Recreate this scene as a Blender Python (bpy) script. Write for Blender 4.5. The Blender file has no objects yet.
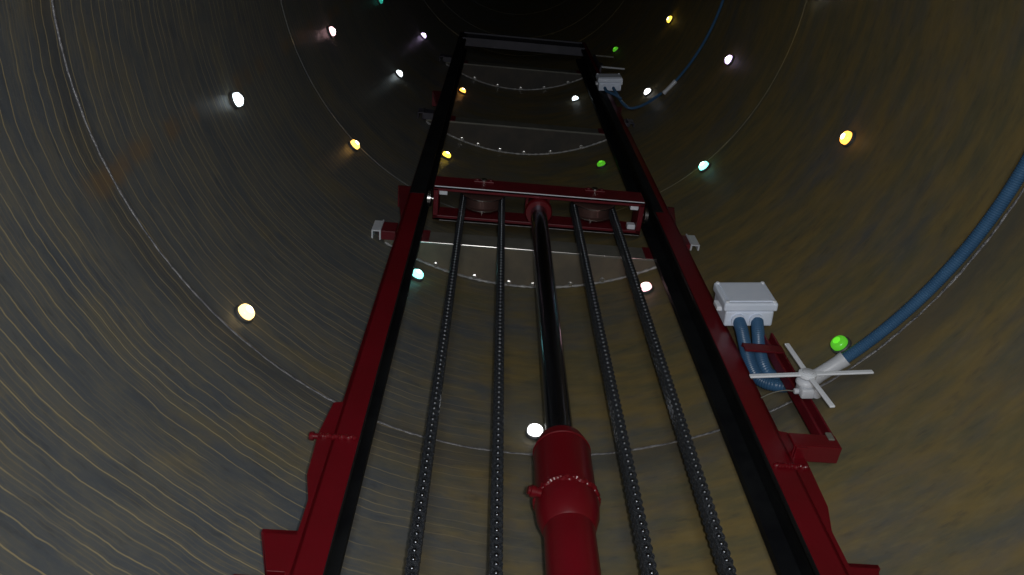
import bpy, bmesh, math, random
from mathutils import Vector, Matrix
random.seed(7)
PI = math.pi
S = bpy.context.scene
COL = S.collection

# ------------------------------------------------------------------ place
R = 1.2                       # inner radius of the steel tower
CX, CY = 0.168, 0.36          # its axis (the camera stands at x=0, y=0, z=0)
ZF, ZC = -1.25, 13.5          # floor and roof
MO = (0.136, 1.28)            # axis of the hydraulic ram on plan
MROT = math.radians(5.03)     # the mast is turned a little to the camera


def wall_pt(deg, z, r=R):
    a = math.radians(deg)
    return Vector((CX + r * math.sin(a), CY + r * math.cos(a), z))


# ------------------------------------------------------------------ materials
def mat(name, base=(.5, .5, .5), rough=.5, metal=0.0, spec=.5):
    m = bpy.data.materials.new(name)
    m.use_nodes = True
    b = m.node_tree.nodes['Principled BSDF']
    b.inputs['Base Color'].default_value = (*base, 1)
    b.inputs['Roughness'].default_value = rough
    b.inputs['Metallic'].default_value = metal
    b.inputs['Specular IOR Level'].default_value = spec
    return m, m.node_tree, b


class NT:
    def __init__(s, nt):
        s.nt = nt

    def n(s, t, **kw):
        x = s.nt.nodes.new(t)
        for k, v in kw.items():
            setattr(x, k, v)
        return x

    def l(s, a, b):
        s.nt.links.new(a, b)

    def m(s, op, a, b=None, c=None, clamp=False):
        x = s.n('ShaderNodeMath', operation=op, use_clamp=clamp)
        for i, v in enumerate((a, b, c)):
            if v is None:
                continue
            if hasattr(v, 'is_output'):
                s.l(v, x.inputs[i])
            else:
                x.inputs[i].default_value = v
        return x.outputs[0]

    def mix(s, f, a, b):
        x = s.n('ShaderNodeMix', data_type='RGBA')
        for i, v in ((0, f), (6, a), (7, b)):
            if hasattr(v, 'is_output'):
                s.l(v, x.inputs[i])
            else:
                x.inputs[i].default_value = v if i == 0 else (*v, 1)
        return x.outputs[2]

    def ramp(s, v, lo, hi):
        x = s.n('ShaderNodeMapRange')
        x.interpolation_type = 'SMOOTHSTEP'
        s.l(v, x.inputs[0])
        x.inputs[1].default_value = lo
        x.inputs[2].default_value = hi
        return x.outputs[0]

    def noise(s, vec, scale=1.0, detail=3.0, rough=.55):
        x = s.n('ShaderNodeTexNoise')
        s.l(vec, x.inputs['Vector'])
        x.inputs['Scale'].default_value = scale
        x.inputs['Detail'].default_value = detail
        x.inputs['Roughness'].default_value = rough
        return x.outputs['Fac']


def vary(m, nt, b, c1, c2, scale=20, bump=.0, bscale=60, stretch=(1, 1, 1)):
    """two close tones broken up by noise, and a fine bump"""
    t = NT(nt)
    tc = t.n('ShaderNodeTexCoord')
    mp = t.n('ShaderNodeMapping')
    mp.inputs['Scale'].default_value = stretch
    t.l(tc.outputs['Object'], mp.inputs[0])
    f = t.ramp(t.noise(mp.outputs[0], scale), .35, .65)
    t.l(t.mix(f, c1, c2), b.inputs['Base Color'])
    if bump:
        bp = t.n('ShaderNodeBump')
        bp.inputs['Strength'].default_value = bump
        bp.inputs['Distance'].default_value = .004
        t.l(t.noise(mp.outputs[0], bscale), bp.inputs['Height'])
        t.l(bp.outputs[0], b.inputs['Normal'])
    return m


def make_wall_mat():
    m, nt, b = mat('rusted_steel_plate', rough=.5, spec=.35)
    t = NT(nt)
    g = t.n('ShaderNodeNewGeometry')
    sp = t.n('ShaderNodeSeparateXYZ')
    t.l(g.outputs['Position'], sp.inputs[0])
    X = t.m('SUBTRACT', sp.outputs[0], CX)
    Y = t.m('SUBTRACT', sp.outputs[1], CY)
    Z = sp.outputs[2]
    TH = t.m('ARCTAN2', X, Y)                  # 0 = straight ahead, + = right

    def vec(sx, sz, off=0.0):
        c = t.n('ShaderNodeCombineXYZ')
        t.l(t.m('MULTIPLY', TH, sx), c.inputs[0])
        t.l(t.m('MULTIPLY', Z, sz), c.inputs[1])
        c.inputs[2].default_value = off
        return c.outputs[0]
    # mottled tone: horizontal smears, blotches, fine grain
    smear = t.noise(vec(3.6, 7.0), 1.7, 6, .68)
    fine = t.noise(vec(16, 40, 3.0), 1.2, 3, .6)
    blotch = t.noise(vec(1.7, 1.9, 7.0), 1.3, 4, .6)
    side = t.ramp(TH, -1.15, .45)              # the right half is rustier
    rust = t.m('ADD', t.m('MULTIPLY', side, .80),
               t.m('ADD', t.m('MULTIPLY', t.m('SUBTRACT', blotch, .5), 1.9),
                   t.m('MULTIPLY', t.m('SUBTRACT', smear, .5), 1.05)), clamp=False)
    rust = t.ramp(rust, .02, .95)
    grey = t.mix(t.ramp(smear, .35, .65), WALL_G1, WALL_G2)
    brown = t.mix(t.ramp(t.noise(vec(3, 9, 11.0), 1.7, 5, .65), .32, .68), WALL_B1, WALL_B2)
    col = t.mix(rust, grey, brown)
    col = t.mix(t.m('MULTIPLY', t.ramp(fine, .5, .78), .25), col, (.26, .21, .10))
    col = t.mix(t.m('MULTIPLY', t.ramp(fine, .45, .25), .35), col, (.05, .05, .05))
    dark = t.ramp(t.noise(vec(2.6, 13, 21.0), 1.1, 4, .6), .56, .74)
    col = t.mix(t.m('MULTIPLY', dark, .25), col, (.045, .05, .06))
    # darker band under the level weld
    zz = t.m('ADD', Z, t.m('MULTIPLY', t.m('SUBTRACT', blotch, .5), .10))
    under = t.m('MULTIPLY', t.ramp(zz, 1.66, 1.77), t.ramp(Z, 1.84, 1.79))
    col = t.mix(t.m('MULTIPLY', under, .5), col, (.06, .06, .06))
    # thin wavering rust tide lines round the left half
    wob = t.noise(vec(1.6, .8, 5.0), 1.0, 1, .5)
    wob2 = t.noise(vec(11, 4, 9.0), 1.0, 3, .5)
    W = t.m('ADD', t.m('MULTIPLY', Z, 25.0),
            t.m('ADD', t.m('MULTIPLY', wob, 2.2), t.m('MULTIPLY', wob2, .55)))
    vo = t.n('ShaderNodeTexVoronoi', voronoi_dimensions='1D', feature='DISTANCE_TO_EDGE')
    vo.inputs['Scale'].default_value = 1.0
    t.l(W, vo.inputs['W'])
    line = t.ramp(vo.outputs['Distance'], .058, .018)
    fade = t.m('MULTIPLY', t.ramp(TH, .05, -.75), t.ramp(t.noise(vec(2.3, 4.0, 15.0), 1.6, 3), .30, .52))
    lcol = t.mix(t.noise(vec(6, 8, 2.0), 1.0), (.42, .31, .13), (.38, .33, .20))
    col = t.mix(t.m('MULTIPLY', t.m('MULTIPLY', line, fade), .72), col, lcol)
    # a denser set of faint lines between them
    v2 = t.n('ShaderNodeTexVoronoi', voronoi_dimensions='1D', feature='DISTANCE_TO_EDGE')
    v2.inputs['Scale'].default_value = 1.0
    t.l(t.m('ADD', t.m('MULTIPLY', W, 2.7), 40.0), v2.inputs['W'])
    l2 = t.m('MULTIPLY', t.ramp(v2.outputs['Distance'], .16, .03), t.ramp(t.noise(vec(2.9, 6.0, 55.0), 1.3, 3), .38, .6))
    col = t.mix(t.m('MULTIPLY', t.m('MULTIPLY', l2, t.ramp(TH, .1, -.8)), .32), col, (.25, .20, .11))
    # rust bleeding at the upright weld on the left
    tw = t.m('ADD', TH, t.m('MULTIPLY', t.m('SUBTRACT', t.noise(vec(5, 9, 31.0), 1.5), .5), .06))
    sw = t.m('MULTIPLY', t.ramp(t.m('ABSOLUTE', t.m('ADD', tw, 1.335)), .04, .006),
             t.ramp(t.noise(vec(.4, 4, 41.0), 1.4), .42, .62))
    col = t.mix(t.m('MULTIPLY', sw, .45), col, (.22, .125, .045))
    t.l(col, b.inputs['Base Color'])
    bp = t.n('ShaderNodeBump')
    bp.inputs['Strength'].default_value = .2
    bp.inputs['Distance'].default_value = .006
    t.l(t.m('ADD', smear, t.m('MULTIPLY', fine, .4)), bp.inputs['Height'])
    t.l(bp.outputs[0], b.inputs['Normal'])
    t.l(t.m('ADD', t.m('MULTIPLY', rust, .2), .42), b.inputs['Roughness'])
    return m


WALL_G1, WALL_G2 = (.090, .100, .110), (.122, .124, .116)
WALL_B1, WALL_B2 = (.126, .112, .060), (.205, .148, .054)
M = {}
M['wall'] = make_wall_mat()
M['weld'] = vary(*mat('bare_weld', rough=.38, metal=.6), (.13, .13, .14), (.24, .235, .24), 40, .8, 220)
M['bead'] = vary(*mat('grey_weld_bead', rough=.35, metal=.4), (.22, .22, .22), (.36, .35, .34), 30, .8, 200)
M['red'] = vary(*mat('red_gloss_paint', rough=.33, spec=.5), (.125, .0022, .007), (.105, .0022, .0055), 6, .12, 40)
M['red_dull'] = vary(*mat('red_paint_dusty', rough=.45, spec=.4), (.125, .006, .012), (.10, .005, .010), 14, .15, 60)
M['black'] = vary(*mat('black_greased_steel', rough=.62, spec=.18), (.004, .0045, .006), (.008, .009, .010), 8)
M['steel'] = vary(*mat('grey_steel', rough=.45, metal=.1), (.13, .13, .11), (.17, .165, .14), 9, .1, 60)
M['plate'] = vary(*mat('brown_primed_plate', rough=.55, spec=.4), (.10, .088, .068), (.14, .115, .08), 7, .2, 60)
M['plate_shaded'] = vary(*mat('shaded_primed_plate', rough=.55, spec=.3), (.045, .042, .038), (.065, .055, .045), 7)  # darker copy of the plate, painting in the dimness higher up
M['wheel'] = vary(*mat('worn_wheel_steel', rough=.35, metal=.5), (.10, .055, .05), (.13, .07, .06), 14)
M['dark_bar'] = vary(*mat('dark_slate_paint', rough=.5), (.03, .03, .045), (.045, .042, .06), 9)
M['bright'] = vary(*mat('bright_steel', rough=.25, metal=1.0), (.55, .54, .52), (.65, .64, .62), 30)
M['chain'] = vary(*mat('oiled_chain_steel', rough=.27, metal=.7), (.05, .058, .07), (.12, .13, .15), 160)
M['pin'] = mat('chain_pin_steel', (.17, .18, .20), .3, 1.0)[0]
M['chrome'] = mat('oiled_ram_rod', (.22, .23, .30), .2, 1.0)[0]
M['box'] = vary(*mat('pale_blue_grey_plastic', rough=.42), (.70, .77, .90), (.74, .80, .92), 20, .05, 90)
M['screw'] = mat('white_plastic_cap', (.8, .83, .88), .35)[0]
M['blue'] = vary(*mat('blue_conduit_plastic', rough=.36), (.035, .10, .20), (.045, .12, .23), 12)
M['grey_pl'] = vary(*mat('light_grey_plastic', rough=.42), (.50, .52, .56), (.56, .58, .62), 12)
M['white'] = vary(*mat('white_painted_metal', rough=.38), (.70, .73, .78), (.75, .78, .82), 12)
M['nylon'] = mat('white_nylon', (.72, .74, .80), .45)[0]
M['dark_pl'] = mat('dark_rubber', (.015, .015, .017), .5)[0]
M['floor'] = vary(*mat('concrete_floor', rough=.8), (.20, .19, .18), (.27, .26, .24), 5, .3, 60)
M['ledbase'] = mat('lamp_socket_plastic', (.06, .06, .06), .5)[0]


def emis(name, col, strength, base=None):
    m, nt, b = mat(name, base or tuple(.5 * c for c in col), .25)
    b.inputs['Emission Color'].default_value = (*col, 1)
    b.inputs['Emission Strength'].default_value = strength
    return m


# ------------------------------------------------------------------ mesh building
class MB:
    def __init__(s):
        s.bm = bmesh.new()
        s.smooth = False

    def box(s, x0, x1, y0, y1, z0, z1, bev=0.0, seg=2):
        r = bmesh.ops.create_cube(s.bm, size=1)
        vs = r['verts']
        for v in vs:
            v.co = Vector((x0 + (v.co.x + .5) * (x1 - x0), y0 + (v.co.y + .5) * (y1 - y0), z0 + (v.co.z + .5) * (z1 - z0)))
        if bev:
            es = list({e for v in vs for e in v.link_edges})
            bmesh.ops.bevel(s.bm, geom=es, offset=bev, segments=seg, profile=.5, affect='EDGES', clamp_overlap=True)
        return s

    def prism(s, pts, y0, y1, bev=0.0):
        """outline pts (x,z) extruded along y"""
        a = [s.bm.verts.new((x, y0, z)) for x, z in pts]
        b = [s.bm.verts.new((x, y1, z)) for x, z in pts]
        n = len(pts)
        fs = [s.bm.faces.new(a), s.bm.faces.new(b[::-1])]
        for i in range(n):
            fs.append(s.bm.faces.new((a[i], b[i], b[(i + 1) % n], a[(i + 1) % n])))
        bmesh.ops.recalc_face_normals(s.bm, faces=fs)
        if bev:
            es = list({e for f in fs for e in f.edges})
            bmesh.ops.bevel(s.bm, geom=es, offset=bev, segments=1, profile=.5, affect='EDGES', clamp_overlap=True)
        return s

    def prism_z(s, pts, z0, z1, bev=0.0):
        """outline pts (x,y) extruded along z"""
        a = [s.bm.verts.new((x, y, z0)) for x, y in pts]
        b = [s.bm.verts.new((x, y, z1)) for x, y in pts]
        n = len(pts)
        fs = [s.bm.faces.new(a), s.bm.faces.new(b[::-1])]
        for i in range(n):
            fs.append(s.bm.faces.new((a[i], b[i], b[(i + 1) % n], a[(i + 1) % n])))
        bmesh.ops.recalc_face_normals(s.bm, faces=fs)
        if bev:
            es = list({e for f in fs for e in f.edges})
            bmesh.ops.bevel(s.bm, geom=es, offset=bev, segments=2, profile=.5, affect='EDGES', clamp_overlap=True)
        return s

    def lathe(s, prof, origin=(0, 0, 0), axis=(0, 0, 1), n=32, capped=True):
        """profile (radius, height along axis)"""
        q = Vector((0, 0, 1)).rotation_difference(Vector(axis).normalized())
        o = Vector(origin)
        rings = []
        for r, h in prof:
            rings.append([s.bm.verts.new(o + q @ Vector((r * math.cos(2 * PI * k / n), r * math.sin(2 * PI * k / n), h))) for k in range(n)])
        fs = []
        for a, b in zip(rings, rings[1:]):
            for k in range(n):
                fs.append(s.bm.faces.new((a[k], a[(k + 1) % n], b[(k + 1) % n], b[k])))
        if capped:
            fs.append(s.bm.faces.new(rings[0][::-1]))
            fs.append(s.bm.faces.new(rings[-1]))
        bmesh.ops.recalc_face_normals(s.bm, faces=fs)
        s.smooth = True
        return s

    def tube(s, pts, rad, n=12, closed=False):
        """round tube along points; rad a number or a function of index"""
        pts = [Vector(p) for p in pts]
        N = len(pts)
        up = None
        rings = []
        for i, p in enumerate(pts):
            if closed:
                t = pts[(i + 1) % N] - pts[i - 1]
            else:
                t = pts[min(i + 1, N - 1)] - pts[max(i - 1, 0)]
            t.normalize()
            if up is None:
                up = t.orthogonal().normalized()
            up = (up - t * up.dot(t)).normalized()
            w = t.cross(up)
            r = rad(i) if callable(rad) else rad
            rings.append([s.bm.verts.new(p + r * (up * math.cos(2 * PI * k / n) + w * math.sin(2 * PI * k / n))) for k in range(n)])
        fs = []
        pairs = list(zip(rings, rings[1:]))
        if closed:
            pairs.append((rings[-1], rings[0]))
        for a, b in pairs:
            for k in range(n):
                fs.append(s.bm.faces.new((a[k], a[(k + 1) % n], b[(k + 1) % n], b[k])))
        if not closed:
            fs.append(s.bm.faces.new(rings[0][::-1]))
            fs.append(s.bm.faces.new(rings[-1]))
        bmesh.ops.recalc_face_normals(s.bm, faces=fs)
        s.smooth = True
        return s

    def move(s, loc=(0, 0, 0), rotz=0.0):
        bmesh.ops.transform(s.bm, matrix=Matrix.Translation(loc) @ Matrix.Rotation(rotz, 4, 'Z'), verts=s.bm.verts)
        return s

    def build(s, name, material, parent=None, smooth=None):
        me = bpy.data.meshes.new(name)
        s.bm.to_mesh(me)
        s.bm.free()
        if s.smooth if smooth is None else smooth:
            me.polygons.foreach_set('use_smooth', [True] * len(me.polygons))
            me.set_sharp_from_angle(angle=math.radians(38))
        me.materials.append(material)
        o = bpy.data.objects.new(name, me)
        COL.objects.link(o)
        if parent:
            o.parent = parent
        return o


def tag(o, label=None, cat=None, group=None, kind=None):
    if label:
        o['label'] = label
    if cat:
        o['category'] = cat
    if group:
        o['group'] = group
    if kind:
        o['kind'] = kind
    return o


def empty(name, loc=(0, 0, 0), rz=0.0):
    o = bpy.data.objects.new(name, None)
    o.empty_display_size = .05
    o.location = loc
    o.rotation_euler = (0, 0, rz)
    COL.objects.link(o)
    return o


def copy_tree(o, parent=None):
    c = o.copy()
    COL.objects.link(c)
    if parent:
        c.parent = parent
    for ch in list(o.children):
        copy_tree(ch, c)
    return c


def spline(ctrl, per=14):
    """Catmull-Rom through control points"""
    P = [Vector(p) for p in ctrl]
    P = [P[0] * 2 - P[1]] + P + [P[-1] * 2 - P[-2]]
    out = []
    for i in range(1, len(P) - 2):
        a, b, c, d = P[i - 1:i + 3]
        for k in range(per):
            t = k / per
            out.append(.5 * ((2 * b) + (c - a) * t + (2 * a - 5 * b + 4 * c - d) * t * t + (3 * b - a - 3 * c + d) * t ** 3))
    out.append(P[-2])
    return out


def resample(pts, step):
    out = [pts[0].copy()]
    acc = 0.0
    for a, b in zip(pts, pts[1:]):
        L = (b - a).length
        d = step - acc
        while d <= L:
            out.append(a.lerp(b, d / L))
            d += step
        acc = (acc + L) % step
    return out


# ================================================================== the setting
def shell(name, z0, z1, material):
    bm = bmesh.new()
    N = 160
    zs = [z0 + (z1 - z0) * k / 24 for k in range(25)]
    rings = [[bm.verts.new((CX + R * math.sin(2 * PI * k / N), CY + R * math.cos(2 * PI * k / N), z)) for k in range(N)] for z in zs]
    outer = [[bm.verts.new((CX + (R + .02) * math.sin(2 * PI * k / N), CY + (R + .02) * math.cos(2 * PI * k / N), z)) for k in range(N)] for z in (z0, z1)]
    for a, b in zip(rings, rings[1:]):
        for k in range(N):
            bm.faces.new((a[k], a[(k + 1) % N], b[(k + 1) % N], b[k]))
    for k in range(N):
        j = (k + 1) % N
        bm.faces.new((outer[0][j], outer[0][k], outer[1][k], outer[1][j]))
        bm.faces.new((outer[0][k], outer[0][j], rings[0][j], rings[0][k]))
        bm.faces.new((outer[1][j], outer[1][k], rings[-1][k], rings[-1][j]))
    me = bpy.data.meshes.new(name)
    bm.to_mesh(me)
    bm.free()
    me.polygons.foreach_set('use_smooth', [True] * len(me.polygons))
    me.set_sharp_from_angle(angle=math.radians(38))
    me.materials.append(material)
    o = bpy.data.objects.new(name, me)
    COL.objects.link(o)
    return o


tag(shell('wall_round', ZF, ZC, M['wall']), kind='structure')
tag(MB().lathe([(R + .02, ZF - .05), (R + .02, ZF)], (CX, CY, 0), n=96).build('floor', M['floor']), kind='structure')
tag(MB().lathe([(R + .02, ZC), (R + .02, ZC + .05)], (CX, CY, 0), n=96).build('ceiling', M['plate']), kind='structure')

# weld seams between the steel courses: level rings and upright seams
tn = 1
for z, rad in ((0.0, .0045), (1.80, .0034), (3.62, .0022), (7.98, .003), (9.0, .003), (10.8, .003)):
    pts = []
    for k in range(360):
        pts.append(wall_pt(k, z + .004 * math.sin(k * .11) + random.uniform(-.0012, .0012), R - .001))
    rr = [rad * random.uniform(.75, 1.25) for _ in pts]
    tag(MB().tube(pts, lambda i: rr[i], 8, closed=True).build('trim_%d' % tn, M['weld'] if z < 2 else M['wall']), kind='structure')
    tn += 1
for deg, z0, z1 in ((21, 9.0, 10.8), (118, 0, 1.8), (150, 1.8, 3.62)):
    pts = [wall_pt(deg + random.uniform(-.08, .08), z0 + (z1 - z0) * k / 120, R - .0005) for k in range(121)]
    tag(MB().tube(pts, .0035, 6).build('trim_%d' % tn, M['weld'] if z0 > 5 else M['wall']), kind='structure')
    tn += 1

# ================================================================== the mast
# local frame: u across (x), v depth (y), z up; origin on the ram axis at camera height
IN, OUT = .500, .567          # inner and outer edge of each rail
VF, VB = -.073, .092          # front and back of the rails
ZTOP = 7.02


def mast_empty(name, label, cat, group=None, z=0.0):
    e = empty(name, (MO[0], MO[1], z), MROT)
    return tag(e, label, cat, group)


mast = mast_empty('lift_mast', 'tall red steel lift mast of two upright channel rails rising up the tower', 'lift mast')
mast.location.z = ZF


def mz(z):                     # height above the mast's own base
    return z - ZF


for s in (-1, 1):
    def bx(mb, u0, u1, v0, v1, z0, z1, bev=.003):
        mb.box(min(s * u0, s * u1), max(s * u0, s * u1), v0, v1, mz(z0), mz(z1), bev)
        return mb
    rail = MB()
    bx(rail, IN, OUT, VF, VF + .014, ZF, ZTOP)                 # front flange
    bx(rail, OUT - .014, OUT, VF, VB, ZF, ZTOP)                # web
    bx(rail, IN, OUT, VB - .014, VB, ZF, ZTOP)                 # back flange
    ro = rail.build('rail', M['red'], mast)
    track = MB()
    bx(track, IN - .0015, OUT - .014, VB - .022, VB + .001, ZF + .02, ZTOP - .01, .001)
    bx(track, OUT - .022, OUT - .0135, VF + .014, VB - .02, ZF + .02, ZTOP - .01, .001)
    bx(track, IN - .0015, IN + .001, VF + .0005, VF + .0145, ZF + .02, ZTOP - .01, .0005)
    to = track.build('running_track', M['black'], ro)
    to['label'] = 'black greased track inside the rail'
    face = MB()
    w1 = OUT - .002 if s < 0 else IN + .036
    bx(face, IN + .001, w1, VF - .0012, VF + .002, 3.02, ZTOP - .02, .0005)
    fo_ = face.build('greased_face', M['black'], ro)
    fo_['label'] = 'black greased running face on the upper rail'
    # doubler plate on the outside of the rail, its outline stepping outward low down
    ol = [(OUT - .004, 1.545), (OUT + .020, 1.540), (OUT + .032, 1.42), (OUT + .026, 1.275), (OUT + .006, 1.20), (OUT + .006, .6), (OUT - .004, .6)]
    pts = [(s * u, mz(z)) for u, z in ol]
    MB().prism(pts, VF - .0006, VF + .10).build('doubler_plate', M['red'], mast)
    # tapering gusset plates: two low down, one under the upper beam
    for (zt, w, hgt, vv) in ((1.125, .082, .105, -.06), (1.012, .105, .16, -.056), (3.26, .075, .43, -.01), (5.06, .075, .40, -.01)):
        pts = [(s * OUT, mz(zt)), (s * (OUT + w), mz(zt)), (s * (OUT + w * (.55 if hgt < .3 else .12)), mz(zt - hgt)), (s * OUT, mz(zt - hgt))]
        MB().prism(pts, vv, vv + .012, .001).build('gusset_plate', M['red'] if hgt < .3 else M['red_dull'], mast)
        # its fold going back to the wall beam
        MB().box(*sorted((s * (OUT), s * (OUT + w))), vv, VB, mz(zt - .012), mz(zt), .001).build('gusset_flange', M['red_dull'], mast)
    # weld bead across the front flange
    bead = MB()
    for k in range(15):
        u = IN + .012 + (OUT + .022 - IN - .012) * k / 14
        c = (s * u, VF - .003, mz(1.405 + .002 * math.sin(k * 1.9)))
        bead.lathe([(.0005, -.0075), (.0055, -.0045), (.008, 0), (.0055, .0045), (.0005, .0075)], c, (1, 0, random.uniform(-.5, .5)), 9)
    wb = bead.build('weld_bead', M['red'], mast)
    # side stop pin
    if s < 0:
        MB().lathe([(.0075, 0), (.0075, .016), (.011, .016), (.011, .024), (.009, .027)], (s * (OUT + .03), VF + .02, mz(1.43)), (s, 0, 0), 14).build('stop_pin', M['red'], mast)

# head crossbar: a channel lying across the top, its lips to the front
tb = MB()
tb.box(-IN - .03, IN + .03, VF, VF + .012, mz(6.70), mz(6.95), .003)
tb.box(-IN - .03, IN + .03, VF - .012, VF + .06, mz(6.688), mz(6.70), .003)
tb.box(-IN - .03, IN + .03, VF - .012, VF + .06, mz(6.95), mz(6.962), .003)
tbo = tb.build('top_crossbar', M['dark_bar'], mast)
tbo['label'] = 'dark slate head crossbar'
MB().box(-.62, .62, VF - .03, VB + .03, 0, .05, .004).build('base_beam', M['red_dull'], mast)

# ================================================================== wall platforms that carry the mast
def local_circle(u, side=1):
    """v of the tower wall at a given u (mast frame), far side"""
    c, sn = math.cos(MROT), math.sin(MROT)
    dx, dy = CX - MO[0], CY - MO[1]
    cu, cv = c * dx + sn * dy, -sn * dx + c * dy
    return cu, cv, cv + math.sqrt(max(0, (R - .003) ** 2 - (u - cu) ** 2))


def platform(z, label, bolts, bh=.11):
    e = mast_empty('wall_platform', label, 'platform', 'platforms bracing the mast to the wall', z)
    cu, cv, _ = local_circle(0)
    vb = .1015
    half = math.sqrt((R - .004) ** 2 - (vb + .012 - cv) ** 2)
    u0, u1 = cu - half, cu + half
    # chord segment plate
    ring = [(u0, vb)]
    pts = [(u0, vb), (u1, vb)]
    a0 = math.atan2(vb - cv, u1 - cu)
    a1 = math.atan2(vb - cv, u0 - cu)
    for k in range(41):
        a = a0 + (a1 - a0) * k / 40
        pts.append((cu + (R - .004) * math.cos(a), cv + (R - .004) * math.sin(a)))
    # drop near-duplicate ends
    clean = []
    for p in pts:
        if not clean or math.hypot(p[0] - clean[-1][0], p[1] - clean[-1][1]) > .004:
            clean.append(p)
    if math.hypot(clean[0][0] - clean[-1][0], clean[0][1] - clean[-1][1]) < .004:
        clean.pop()
    MB().prism_z(clean, 0, .008).build('shelf_plate', M['plate'] if z < 3 else M['plate_shaded'], e)  # upper shelves take the shaded copy
    # front beam: a channel standing on the chord edge
    b = MB()
    b.box(u0, u1, vb - .004, vb + .004, -.004, bh, .001)
    b.box(u0 + .01, u1 - .01, vb + .004, vb + .04, bh - .008, bh, .001)
    bo = b.build('beam', M['steel'], e)
    lip = MB().box(u0 + .02, u1 - .02, vb - .007, vb - .002, -.006, .001, .002)
    lp = lip.build('lit_edge_strip', M['bright'] if z < 3 else M['steel'], e)  # strip paints the light on the lower edge, duller on upper platforms
    lp['label'] = 'strip painted as the lit lower edge'
    # red clamps where the rails meet the beam
    for s in (-1, 1):
        MB().box(*sorted((s * (OUT - .10), s * (OUT + .075))), VB + .0005, vb - .0045, -.002, bh, .001).build('rail_clamp', M['red_dull'], e)
        uu = -.705 if s < 0 else .680
        va, vz = (.050, VB) if s < 0 else (.004, .030)
        zb = -.025
        MB().box(*sorted((s * (OUT + (.0375 if s < 0 else .001)), uu - s * .03)), va + .002, vz, zb + .003, zb + .10, .002).build('side_strut', M['red_dull'] if z < 3 else M['dark_bar'], e)  # upper struts get a dark colour that paints in the dimness there
        c = MB()
        c.box(*sorted((uu - s * .0, uu - s * .04)), va, va + .006, zb, zb + .104, .002)
        c.box(*sorted((uu - s * .0, uu - s * .007)), va + .006, vz, zb, zb + .104, .002)
        c.box(*sorted((uu - s * .033, uu - s * .04)), va - .004, vz, zb - .004, zb + .108, .002)
        c.build('end_bracket', M['grey_pl'] if z < 3 else M['dark_bar'], e)  # upper brackets darkened in colour likewise, for the dim height
    # weld along the wall and the bolt heads under it
    wp = []
    for k in range(90):
        a = a0 + (a1 - a0) * (k + .5) / 90
        wp.append((cu + (R - .006) * math.cos(a), cv + (R - .006) * math.sin(a), -.003))
    MB().tube(wp, lambda i: .006 + .002 * math.sin(i * 2.3), 7).build('weld_bead', M['bead'], e)
    for u in bolts:
        v = local_circle(u)[2] - .014
        MB().lathe([(.013, 0), (.013, -.0025), (.0095, -.0025), (.0095, -.010), (.007, -.012)], (u, v, 0), n=6).build('bolt', M['bright'], e)
    return e


platform(2.90, 'lowest wall platform, grey beam and curved plate behind the pulley crosshead', (-.432, -.262, -.111, -.006, .158, .294))
platform(4.74, 'middle wall platform, thin dark shelf braced across the tower above the crosshead', (-.417, -.31, -.166, -.008, .164, .36))
platform(6.50, 'topmost wall platform, dim shelf just below the mast head crossbar', (-.4, -.2, 0, .2, .4))

# ================================================================== hydraulic ram
ram = mast_empty('hydraulic_ram', 'red hydraulic cylinder with dark shiny rod standing between the chains', 'hydraulic cylinder', None, ZF)
BR = .0585
MB().lathe([(BR, 0.05), (BR, mz(1.30))], n=48).build('barrel', M['red'], ram)
g = MB().lathe([(BR - .002, mz(1.222)), (BR + .003, mz(1.228)), (BR + .014, mz(1.262)), (BR + .0175, mz(1.30)), (BR + .0145, mz(1.325)), (BR + .0145, mz(1.475)), (BR + .012, mz(1.50)), (BR + .003, mz(1.525)), (BR - .012, mz(1.532)), (.0385, mz(1.532))], n=48, capped=False)
g.build('gland_cap', M['red'], ram)
bead = MB()
for k in range(60):
    a = 2 * PI * k / 60
    jit = random.uniform(-.004, .004)
    r = BR + .0155
    bead.lathe([(.0006, -.011), (.005, -.007), (.0075, 0), (.005, .007), (.0006, .011)],
               (r * math.cos(a), r * math.sin(a), mz(1.318) + jit), (-math.sin(a), math.cos(a), random.uniform(-.4, .4)), 7)
bead.build('weld_bead', M['red'], ram)
MB().tube([(r * math.cos(2 * PI * k / 48), r * math.sin(2 * PI * k / 48), mz(1.488)) for k in range(48) for r in (BR + .0130,)], .003, 6, closed=True).build('cap_ridge', M['red'], ram)
MB().lathe([(.011, .0), (.011, .012), (.014, .013), (.014, .024), (.010, .026), (.010, .031)], (-BR - .008, -.036, mz(1.302)), (-1, -.25, 0), 16).build('port_fitting', M['red'], ram)
MB().lathe([(.0365, mz(1.45)), (.0365, mz(3.20))], n=40).build('rod', M['chrome'], ram)
MB().lathe([(.0372, mz(1.50)), (.046, mz(1.50)), (.046, mz(1.536)), (.0372, mz(1.540))], n=40).build('wiper_ring', M['dark_pl'], ram)

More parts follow.
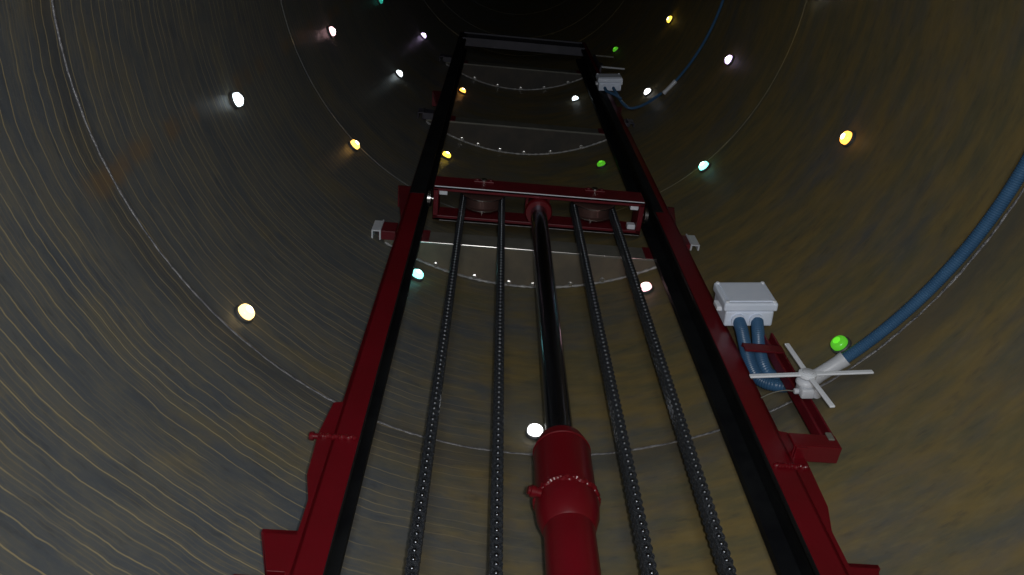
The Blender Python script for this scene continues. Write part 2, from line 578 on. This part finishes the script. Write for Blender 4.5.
# ================================================================== crosshead with its two chain wheels
ZH = 3.10
ch = mast_empty('pulley_crosshead', 'red crosshead box on top of the ram carrying two chain wheels', 'crosshead', None, ZH)
HW = .468
fp = MB().box(-HW, HW, -.082, -.070, 0, .125, .002)
fp.box(-HW, HW, -.082, -.060, 0, .010, .002)
fpo = fp.build('front_plate', M['red_dull'], ch)
MB().box(-HW + .004, HW - .004, -.0835, -.0795, -.0025, .0015, .001).build('lit_edge', M['nylon'], fpo)  # pale strip paints the light caught on the front lower lip
MB().box(-HW + .03, HW - .004, .0765, .0795, -.002, .0015, .001).build('lit_edge', M['bead'], ch)  # grey strip paints the fainter light on the back lip
bp_ = MB().box(-HW, HW, .066, .078, 0, .125, .002)
bp_.box(-HW, HW, .056, .078, 0, .010, .002)
bp_.build('back_plate', M['red_dull'], ch)
for s in (-1, 1):
    MB().box(*sorted((s * (HW - .022), s * HW)), -.070, .066, 0, .125, .002).build('end_plate', M['red_dull'], ch)
    for v0, v1 in ((-.060, -.038), (.034, .056))[:1 if s < 0 else 2]:
        MB().box(*sorted((s * (HW - .060), s * (HW - .024))), v0, v1, .010, .045, .003).build('guide_block', M['nylon'], ch)
    rl = MB().lathe([(.010, HW), (.010, HW + .010), (.034, HW + .011), (.038, HW + .014), (.038, HW + .029), (.034, HW + .031)], (0, -.004 * 0, .055), (s, 0, 0), 28)
    rl.build('guide_roller', M['bright'], ch)
    # chain wheel: grooved rim, hub and pin along the depth of the box
    us = s * .2510
    w = MB()
    w.lathe([(.030, -.044), (.030, -.036), (.094, -.034), (.098, -.031), (.098, -.026), (.084, -.022), (.084, .016), (.098, .020), (.098, .025), (.094, .028), (.030, .030), (.030, .040)], (us, 0, .095), (0, 1, 0), 48)
    so = w.build('chain_wheel', M['wheel'], ch)
    rim = MB().lathe([(.0985, -.0305), (.0995, -.0295), (.0995, -.0275), (.0985, -.0265), (.097, -.0265), (.097, -.0305)], (us, 0, .095), (0, 1, 0), 48, capped=False)
    rim.lathe([(.0985, .0205), (.0995, .0215), (.0995, .0235), (.0985, .0245), (.097, .0245), (.097, .0205)], (us, 0, .095), (0, 1, 0), 48, capped=False)
    rim.build('wheel_rim', M['bright'], so)
    pn = MB().lathe([(.013, -.096), (.015, -.094), (.015, .088), (.013, .09)], (us, 0, .095), (0, 1, 0), 20)
    pn.build('axle_pin', M['bright'], so)
    kp = MB().box(us - .045, us + .045, -.089, -.0825, .080, .112, .002)
    kp.box(us + .024, us + .036, -.094, -.0885, .088, .104, .002).box(us - .036, us - .024, -.094, -.0885, .088, .104, .002)
    kp.build('pin_keeper', M['red_dull'], ch)
MB().lathe([(.0375, -.020), (.056, -.018), (.060, -.012), (.060, .012), (.052, .016), (.045, .03), (.045, .12)], n=36).build('rod_collar', M['red'], ch)
MB().box(-.055, .055, -.070, .066, .110, .125, .002).build('top_web', M['red_dull'], ch)

# ================================================================== chains
PITCH = .0232


def link_mesh(outer):
    """one chain link in the v-z plane, seen flat from the side, pins along u"""
    mb = MB()
    # side plates: rounded figure-eight outline in (v,z)
    pl = []
    r0, waist = .0145, .0108
    for k in range(9):
        a = -PI / 2 + PI * k / 8 - PI / 2 + PI / 2
        pl.append((r0 * math.cos(a) * 1.0, PITCH / 2 + r0 * math.sin(a) if a > 0 else PITCH / 2 + r0 * math.sin(a) * .6))
    right = [(r0 * math.cos(math.radians(d)), -PITCH / 2 + r0 * math.sin(math.radians(d))) for d in range(-90, 11, 20)] + [(waist, 0)] + \
            [(r0 * math.cos(math.radians(d)), PITCH / 2 + r0 * math.sin(math.radians(d))) for d in range(-10, 91, 20)]
    outl = right + [(-x, z) for x, z in reversed(right[1:-1])]
    offs = ((-.0165, -.0135), (-.0045, -.0015), (.0045 - .003, .0045), (.0135, .0165)) if outer else ((-.0130, -.0095), (-.0090, -.0050), (.0050, .0090), (.0095, .0130))
    for a, b in offs:
        va = [mb.bm.verts.new((a, x, z)) for x, z in outl]
        vb = [mb.bm.verts.new((b, x, z)) for x, z in outl]
        n = len(outl)
        fs = [mb.bm.faces.new(va), mb.bm.faces.new(vb[::-1])]
        for i in range(n):
            fs.append(mb.bm.faces.new((va[i], vb[i], vb[(i + 1) % n], va[(i + 1) % n])))
        bmesh.ops.recalc_face_normals(mb.bm, faces=fs)
    if outer:
        for sz in (-1, 1):
            before = set(mb.bm.faces)
            mb.lathe([(.0010, -.0215), (.0030, -.0210), (.0048, -.0195), (.0058, -.0170), (.0058, .0170), (.0048, .0195), (.0030, .0210), (.0010, .0215)], (0, 0, sz * PITCH / 2), (1, 0, 0), 10)
            for f in mb.bm.faces:
                if f not in before:
                    f.material_index = 1
                    f.smooth = True
    return mb


def link_bms():
    return link_mesh(True), link_mesh(False)


WR = .0865                     # pitch radius of the chain round the wheel
ZW = ZH + .095                 # wheel axle height


def chain(us, label):
    e = mast_empty('lifting_chain', label, 'chain', 'lifting chains over the crosshead wheels', ZF)
    e.location = (MO[0] + math.cos(MROT) * us, MO[1] + math.sin(MROT) * us, ZF)
    protos = []
    for outer in (True, False):
        mb = link_mesh(outer)
        bmesh.ops.transform(mb.bm, matrix=Matrix.Rotation(PI / 2, 4, 'Z'), verts=mb.bm.verts)   # pins along the depth
        protos.append(mb)
    meshes = []
    for k, mb in enumerate(protos):
        me = bpy.data.meshes.new('link')
        bmb = mb.bm
        bmb.to_mesh(me)
        me.materials.append(M['chain'])
        me.materials.append(M['pin'])
        meshes.append((me, bmb))
    rest = bmesh.new()
    # link positions: down one strand, round the wheel, down the other
    zs_near = .80
    for s in (-1, 1):
        n = 0
        z = ZW - PITCH / 2
        allz = []
        while z > -1.0:
            allz.append(z)
            z -= PITCH
        # the 50 links that show largest are those from the foot of the view upward
        vis = [i for i, q in enumerate(allz) if q > zs_near]
        near = set(vis[-50:])
        for i, q in enumerate(allz):
            k = i % 2
            if i in near:
                o = bpy.data.objects.new('link', meshes[k][0])
                o.parent = e
                o.location = (s * WR, 0, mz(q))
                COL.objects.link(o)
            else:
                t = meshes[k][1].copy()
                bmesh.ops.transform(t, matrix=Matrix.Translation((s * WR, 0, mz(q))), verts=t.verts)
                tmp = bpy.data.meshes.new('tmp')
                t.to_mesh(tmp)
                t.free()
                rest.from_mesh(tmp)
                bpy.data.meshes.remove(tmp)
    na = int(PI * WR / PITCH)
    for i in range(na):
        a = PI * (i + .5) / na
        t = meshes[i % 2][1].copy()
        mtx = Matrix.Translation((WR * math.cos(a), 0, mz(ZW) + WR * math.sin(a))) @ Matrix.Rotation(-a, 4, 'Y')
        bmesh.ops.transform(t, matrix=mtx, verts=t.verts)
        tmp = bpy.data.meshes.new('tmp')
        t.to_mesh(tmp)
        t.free()
        rest.from_mesh(tmp)
        bpy.data.meshes.remove(tmp)
    me = bpy.data.meshes.new('far_links')
    rest.to_mesh(me)
    rest.free()
    me.materials.append(M['chain'])
    me.materials.append(M['pin'])
    o = bpy.data.objects.new('far_links', me)
    o.parent = e
    o['kind'] = 'stuff'
    COL.objects.link(o)
    for s in (-1, 1):
        MB().box(s * WR - .018, s * WR + .018, -.014, .014, mz(-1.20), mz(-.99), .003).build('chain_anchor', M['steel'], e)
    for me, b in meshes:
        b.free()
    return e


chain(-.2510, 'pair of dark chain strands left of the red hydraulic cylinder')
chain(.2510, 'pair of dark chain strands right of the red hydraulic cylinder')

# ================================================================== switch bracket, cross switch, junction box, conduits
def world_plane(a, x):         # y on a plane parallel to the mast
    return a + .088 * x


br = mast_empty('switch_bracket', 'red welded bracket frame sticking out from the right rail under the white box', 'bracket')
# local: u out from the ram axis, front face at v = -.105
u_in, u_out = OUT + .0005, .688
low = MB()
low.box(u_in, u_out, -.105, -.056, 1.450, 1.458, .0015).box(u_in, u_out, -.105, -.097, 1.457, 1.500, .0015)
low.build('arm', M['red'], br)
up_ = MB().box(u_in, u_out, -.105, -.099, 1.885, 1.925, .001).box(u_in, u_out, -.105, -.093, 1.919, 1.925, .001)
up_.build('arm', M['red_dull'], br)
po = MB().box(.652, .658, -.104, -.070, 1.459, 2.00, .0015).box(.652, .687, -.076, -.070, 1.459, 2.00, .0015)
po.box(.681, .687, -.104, -.070, 1.459, 2.00, .0015)
po.build('post', M['red_dull'], br)
MB().box(.664, .680, -.110, -.1045, 1.478, 1.506, .002).build('end_cap', M['steel'], br)
MB().box(.569, .60, -.105, .02, 1.441, 1.4495, .002).build('foot_plate', M['red'], br)

# junction box
def junction_box(loc, label, dim):
    e = tag(empty('junction_box', loc), label, 'junction box', 'junction boxes beside the right rail')
    b = MB().box(-.077, .077, .030, .086, 0.004, .146, .007, 3)
    b.build('body', M['box'], e)
    l = MB().box(-.085, .085, 0, .030, 0, .150, .007, 3)
    lo = l.build('lid', M['box'], e)
    ps = MB().box(-.070, .070, -.003, .002, .014, .136, .002)
    ps.build('lid_panel', M['box'], lo)
    for x in (-.074, .074):
        for z in (.011, .139):
            MB().lathe([(.0062, 0), (.0062, -.004), (.0045, -.0052)], (x, .0005, z), (0, 1, 0), 14).build('screw_cap', M['screw'], lo)
    for s in (-1, 1):
        ear = MB().box(*sorted((s * .074, s * .092)), .040, .056, .052, .098, .003)
        ear.build('lid_clip', M['screw'], e)
    for x in (-.036, .022):
        MB().lathe([(.0225, -.006), (.0225, .001), (.0215, .006)], (x, .0600, 0), (0, 0, 1), 24).build('cable_gland', M['box'], e)
    return e


junction_box((.767, 1.160, 2.048), 'large pale blue junction box on the red bracket beside the right rail', 0)
junction_box((.701, 1.160, 5.165), 'small faraway junction box high beside the right rail near the mast head', 1)


def corrugated(name, pts, rad, parent=None, material=None):
    pts = resample(pts, .0016)
    return MB().tube(pts, lambda i: rad - .0009 + .0015 * (.5 + .5 * math.cos(i * 2 * PI / 4)), 14).build(name, material or M['blue'], parent)


CR = .0195
# first level: one loop dives behind the switch and runs on to the wall coupling
lp1 = spline([(.733, 1.2225, 2.045), (.733, 1.230, 2.01), (.733, 1.258, 1.95), (.735, 1.285, 1.88), (.752, 1.300, 1.835), (.79, 1.300, 1.808), (.84, 1.304, 1.814), (.893, 1.2885, 1.822)])
tag(corrugated('corrugated_conduit', lp1, CR), 'blue conduit leaving the box by its left hole and bending right behind the cross switch', 'conduit', 'blue corrugated conduits')
lp2 = spline([(.791, 1.2225, 2.045), (.783, 1.236, 2.00), (.776, 1.262, 1.95), (.774, 1.283, 1.89), (.790, 1.300, 1.860), (.83, 1.304, 1.856), (.862, 1.304, 1.857)])
tag(corrugated('corrugated_conduit', lp2, CR), 'short blue conduit dropping from the right hole of the large pale box', 'conduit', 'blue corrugated conduits')


def wall_run(z, deg0, deg1, label, rc=None, off=.026):
    rc = rc or CR - .0025
    pts = [wall_pt(deg0 + (deg1 - deg0) * k / 120, z, R - off) for k in range(121)]
    e = tag(empty('wall_conduit', pts[0]), label, 'conduit', 'conduits running round the wall')
    o = corrugated('hose', [p - pts[0] for p in pts], rc, e)
    cp = [wall_pt(deg0 - 4.6 + 5.2 * k / 10, z, R - off) - pts[0] for k in range(11)]
    MB().tube(cp, lambda i: rc + (.006 if i in (0, 1, 9, 10) else .0045), 20).build('coupling', M['grey_pl'], e)
    return e


wall_run(1.822, 43.0, 150.0, 'thick blue corrugated conduit running right along the wall weld with grey coupling', None, .0195)
wall_run(4.885, 50.0, 150.0, 'upper thin looking blue conduit curving along the dark wall near the top right', .009, .014)

# short drop from the upper box to its wall run
lp3 = spline([(.723, 1.2225, 5.158), (.735, 1.240, 5.06), (.765, 1.275, 4.95), (.81, 1.29, 4.885), (.90, 1.262, 4.885), (1.005, 1.195, 4.903)])
tag(corrugated('corrugated_conduit', lp3, .0095), 'dark conduit looping from the small upper junction box to the wall', 'conduit', 'blue corrugated conduits')
lp4 = spline([(.665, 1.2225, 5.158), (.670, 1.226, 5.08), (.712, 1.228, 5.0), (.75, 1.245, 4.95)])
tag(corrugated('corrugated_conduit', lp4, .0095), 'short stub of conduit under the left hole of the small upper box', 'conduit', 'blue corrugated conduits')

# upper bracket: two slim pale bars above the small box
ub = mast_empty('bar_bracket', 'pair of slim pale bars sticking out from the rail above the small upper box', 'bracket')
MB().box(OUT + .001, .765, -.10, -.088, 5.90, 5.912, .002).build('bar', M['grey_pl'], ub)
MB().box(OUT + .001, .735, -.10, -.088, 6.34, 6.350, .002).build('bar', M['steel'], ub)
MB().box(OUT + .001, OUT + .016, -.10, .02, 5.88, 6.36, .002).build('back_bar', M['dark_bar'], ub)

# four-armed cross switch
cs = tag(empty('cross_arm_switch', (.788, 1.135, 1.628)), 'white four-armed cross switch with grey round hub on the red bracket post', 'switch')
MB().lathe([(.020, -.006), (.023, -.004), (.023, .004), (.017, .010), (.010, .012), (.010, .030)], (0, 0, 0), (0, 1, 0), 28).build('hub', M['white'], cs)
MB().lathe([(.012, -.010), (.014, -.0085), (.014, -.0055), (.012, -.005)], (0, 0, 0), (0, 1, 0), 24).build('hub_cap', M['grey_pl'], cs)
for k, L in enumerate((.177, .148, .155, .142)):
    a = (math.radians(3.2), math.radians(92.5), math.radians(183.2), math.radians(275.0))[k]
    arm = MB().box(.015, L, -.003, .003, -.0068, .0068, .002)
    bmesh.ops.transform(arm.bm, matrix=Matrix.Rotation(-a, 4, 'Y'), verts=arm.bm.verts)
    arm.build('arm', M['white'], cs)
hs = MB().lathe([(.012, .012), (.018, .013), (.024, .018), (.026, .024), (.026, .027), (.022, .029)], (0, 0, 0), (0, 1, 0), 32)
hs.build('shroud_disc', M['grey_pl'], cs)
hb = MB().box(-.019, .017, .029, .058, -.034, .016, .006, 3)
hb.lathe([(.011, .030), (.013, .032), (.013, .052), (.011, .056)], (.024, 0, -.022), (0, 1, 0), 18)
hb.lathe([(.007, 0), (.008, .002), (.008, .010), (.006, .012)], (-.020, .046, -.012), (-1, 0, 0), 18)
hb.build('switch_body', M['grey_pl'], cs)
cb = MB().tube(spline([(-.028, .046, -.012), (-.055, .048, -.006), (-.09, .054, -.010), (-.120, .060, -.022)]), .0015, 8)
cb.build('cable', M['steel'], cs)

# ================================================================== coloured lamps on the wall
COLS = dict(white=(1, 1, 1), cool=(.80, .95, 1), amber=(1, .52, .10), orange=(1, .42, .06), yellow=(1, .66, .06), warm=(1, .68, .25),
            cyan=(.25, 1, .92), teal=(.05, .75, .55), pink=(1, .55, .58), lilac=(.78, .58, 1), green=(.14, .75, .03))
LEDM = {}
for k, c in COLS.items():
    weak = k in ('green', 'teal')
    LEDM[k] = (emis('lamp_lens_' + k, c, .40 if weak else 3.0, tuple(min(1, .55 * q + .02) for q in c)),
               emis('lamp_diode_' + k, tuple(.6 * q + .4 * (1 if not weak else q) for q in c), .9 if weak else 9.0))


def led_proto(kind):
    e = empty('wall_lamp')
    # local +z points into the tower
    MB().lathe([(.031, 0), (.031, .008), (.028, .011), (.022, .011)], n=24).build('socket', M['ledbase'], e)
    ln = MB().lathe([(.0235, .009), (.025, .011), (.025, .020), (.0225, .0255), (.017, .029), (.009, .031)], n=24)
    lo = ln.build('lens', LEDM[kind][0], e)
    MB().lathe([(.0115, .0290), (.0115, .0320), (.009, .0335)], n=20).build('diode', LEDM[kind][1], lo)
    return e


protos = {}
LAMPS = [
    (-51.7, 1.892, 'warm', 1.0, 'warm yellow lamp low on the striped left wall, nearest on that side'),
    (-4.0, 1.902, 'white', 1.0, 'bright white lamp behind the ram rod just above the red cylinder'),
    (44.1, 1.896, 'green', .3, 'dim green lamp beside the blue conduit and the white cross switch'),
    (-74.3, 2.704, 'cool', 1.0, 'large white lamp on the left wall beside the upright rust seam'),
    (-27.2, 2.751, 'cyan', .9, 'cyan lamp peeping out at the inner edge of the left rail'),
    (19.9, 2.745, 'pink', .9, 'pinkish lamp between the right chain and the right rail'),
    (66.8, 2.708, 'orange', 1.0, 'large orange lamp on the brown wall far right'),
    (-50.4, 3.554, 'amber', .8, 'amber lamp on the left wall outside the left rail above the crosshead'),
    (42.8, 3.561, 'cyan', .7, 'pale cyan lamp outside the right rail level with the crosshead'),
    (87.3, 3.510, 'white', .7, 'white lamp cut by the top edge of the photo at right'),
    (-72.9, 4.301, 'pink', .7, 'pinkish white lamp with reddish rim high on the left wall'),
    (-26.7, 4.315, 'yellow', .6, 'yellow lamp beside the left rail just above the crosshead'),
    (19.4, 4.319, 'green', .3, 'dim green lamp between the rails just above the crosshead'),
    (64.9, 4.300, 'lilac', .7, 'lilac lamp on the dark wall right of the small upper box'),
    (-49.6, 5.174, 'cool', .7, 'small white lamp left of the mast head between two purplish lamps'),
    (41.7, 5.141, 'white', .7, 'white lamp right of the small upper junction box by its conduit'),
    (-26.1, 5.923, 'orange', .5, 'small orange lamp at the inner edge of the left rail near its top'),
    (18.0, 5.917, 'cool', .6, 'small white lamp inside the right rail near its top'),
    (63.2, 5.938, 'yellow', .6, 'yellow amber lamp high in the dark at upper right'),
    (-70.4, 5.946, 'teal', .3, 'faint teal lamp at the top edge of the photo left of the mast'),
    (-48.7, 6.716, 'lilac', .5, 'tiny lilac lamp high left beside the top of the left rail'),
    (40.6, 6.713, 'green', .25, 'tiny green lamp high right just above the slim pale bars'),
]
for deg, z, kind, power, label in LAMPS:
    if kind not in protos:
        o = protos[kind] = led_proto(kind)
    else:
        o = copy_tree(protos[kind])
    tag(o, label, 'lamp', 'coloured lamps round the tower wall')
    o.location = wall_pt(deg, z, R - .0005)
    nrm = (Vector((CX, CY, z)) - o.location).normalized()
    o.rotation_euler = nrm.to_track_quat('Z', 'Y').to_euler()
    ld = bpy.data.lights.new('lamp_light', 'SPOT')
    ld.spot_size = math.radians(125)
    ld.spot_blend = 1.0
    ld.color = COLS[kind]
    ld.energy = .016 * power
    ld.shadow_soft_size = .02
    lo = bpy.data.objects.new('lamp_light', ld)
    lo.location = o.location + nrm * .045
    lo.rotation_euler = (-nrm).to_track_quat('Z', 'Y').to_euler()
    COL.objects.link(lo)

# the same lamps go on round the wall behind the camera, out of the frame
for z, degs in ((1.9, (135, 180, 225)), (2.7, (112, 157, 202, 248)), (3.55, (135, 180, 225)), (4.3, (112, 157, 202, 248)), (5.15, (135, 180, 225))):
    for k, deg in enumerate(degs):
        ld = bpy.data.lights.new('lamp_light', 'POINT')
        ld.color = ((.9, .95, 1), (.75, .8, 1), (1, .9, .8), (.8, 1, 1))[k]
        ld.energy = .11 if z < 3 else .02
        ld.shadow_soft_size = .025
        lo = bpy.data.objects.new('lamp_light', ld)
        lo.location = wall_pt(deg, z, R - .06)
        COL.objects.link(lo)

# ================================================================== light at the foot of the tower
def area(name, loc, target, size, energy, col):
    d = bpy.data.lights.new(name, 'AREA')
    d.size = size
    d.energy = energy
    d.color = col
    o = bpy.data.objects.new(name, d)
    o.location = loc
    o.rotation_euler = (Vector(target) - Vector(loc)).to_track_quat('-Z', 'Y').to_euler()
    COL.objects.link(o)
    return o


fl = bpy.data.lights.new('phone_torch', 'SPOT')
fl.spot_size = math.radians(125)
fl.spot_blend = 1.0
fl.energy = 56.0
fl.color = (1, .96, .92)
fl.shadow_soft_size = .012
fo = bpy.data.objects.new('phone_torch', fl)
fo.location = (.035, -.015, -.01)
fo.rotation_euler = Vector((0, -.50, -.86)).to_track_quat('Z', 'Y').to_euler()
COL.objects.link(fo)
area('low_rear_light', (.0, -.66, -.55), (.1, .10, 1.6), .40, 23.0, (.86, .93, 1.0))  # unseen soft light low behind the camera

w = bpy.data.worlds.new('world')
S.world = w
w.use_nodes = True
w.node_tree.nodes['Background'].inputs[0].default_value = (.02, .02, .025, 1)
w.node_tree.nodes['Background'].inputs[1].default_value = .1

# ================================================================== camera
cam = bpy.data.cameras.new('camera')
cam.sensor_fit = 'HORIZONTAL'
cam.sensor_width = 36.0
cam.lens = 36.0 * 750.0 / 1024.0
cam.clip_start = .02
co = bpy.data.objects.new('camera', cam)
COL.objects.link(co)
zen = Vector((507 - 512, -115 - 287.5, 750.0)).normalized()      # zenith in the camera's own axes (x right, y down, z ahead)
xa = (Vector((1, 0, 0)) - zen * zen.x).normalized()
ya = zen.cross(xa)
if ya.z < 0:
    ya = -ya
# world = rows (xa, ya, zen); camera looks down -Z with +Y up
Rm = Matrix((xa, ya, zen))
Rc = Rm @ Matrix(((1, 0, 0), (0, -1, 0), (0, 0, -1)))
co.matrix_world = Rc.to_4x4()
S.camera = co

S.view_settings.view_transform = 'Standard'
S.view_settings.look = 'None'
S.view_settings.exposure = 0.0
S.view_settings.gamma = 1.0
S.view_settings.use_curve_mapping = False
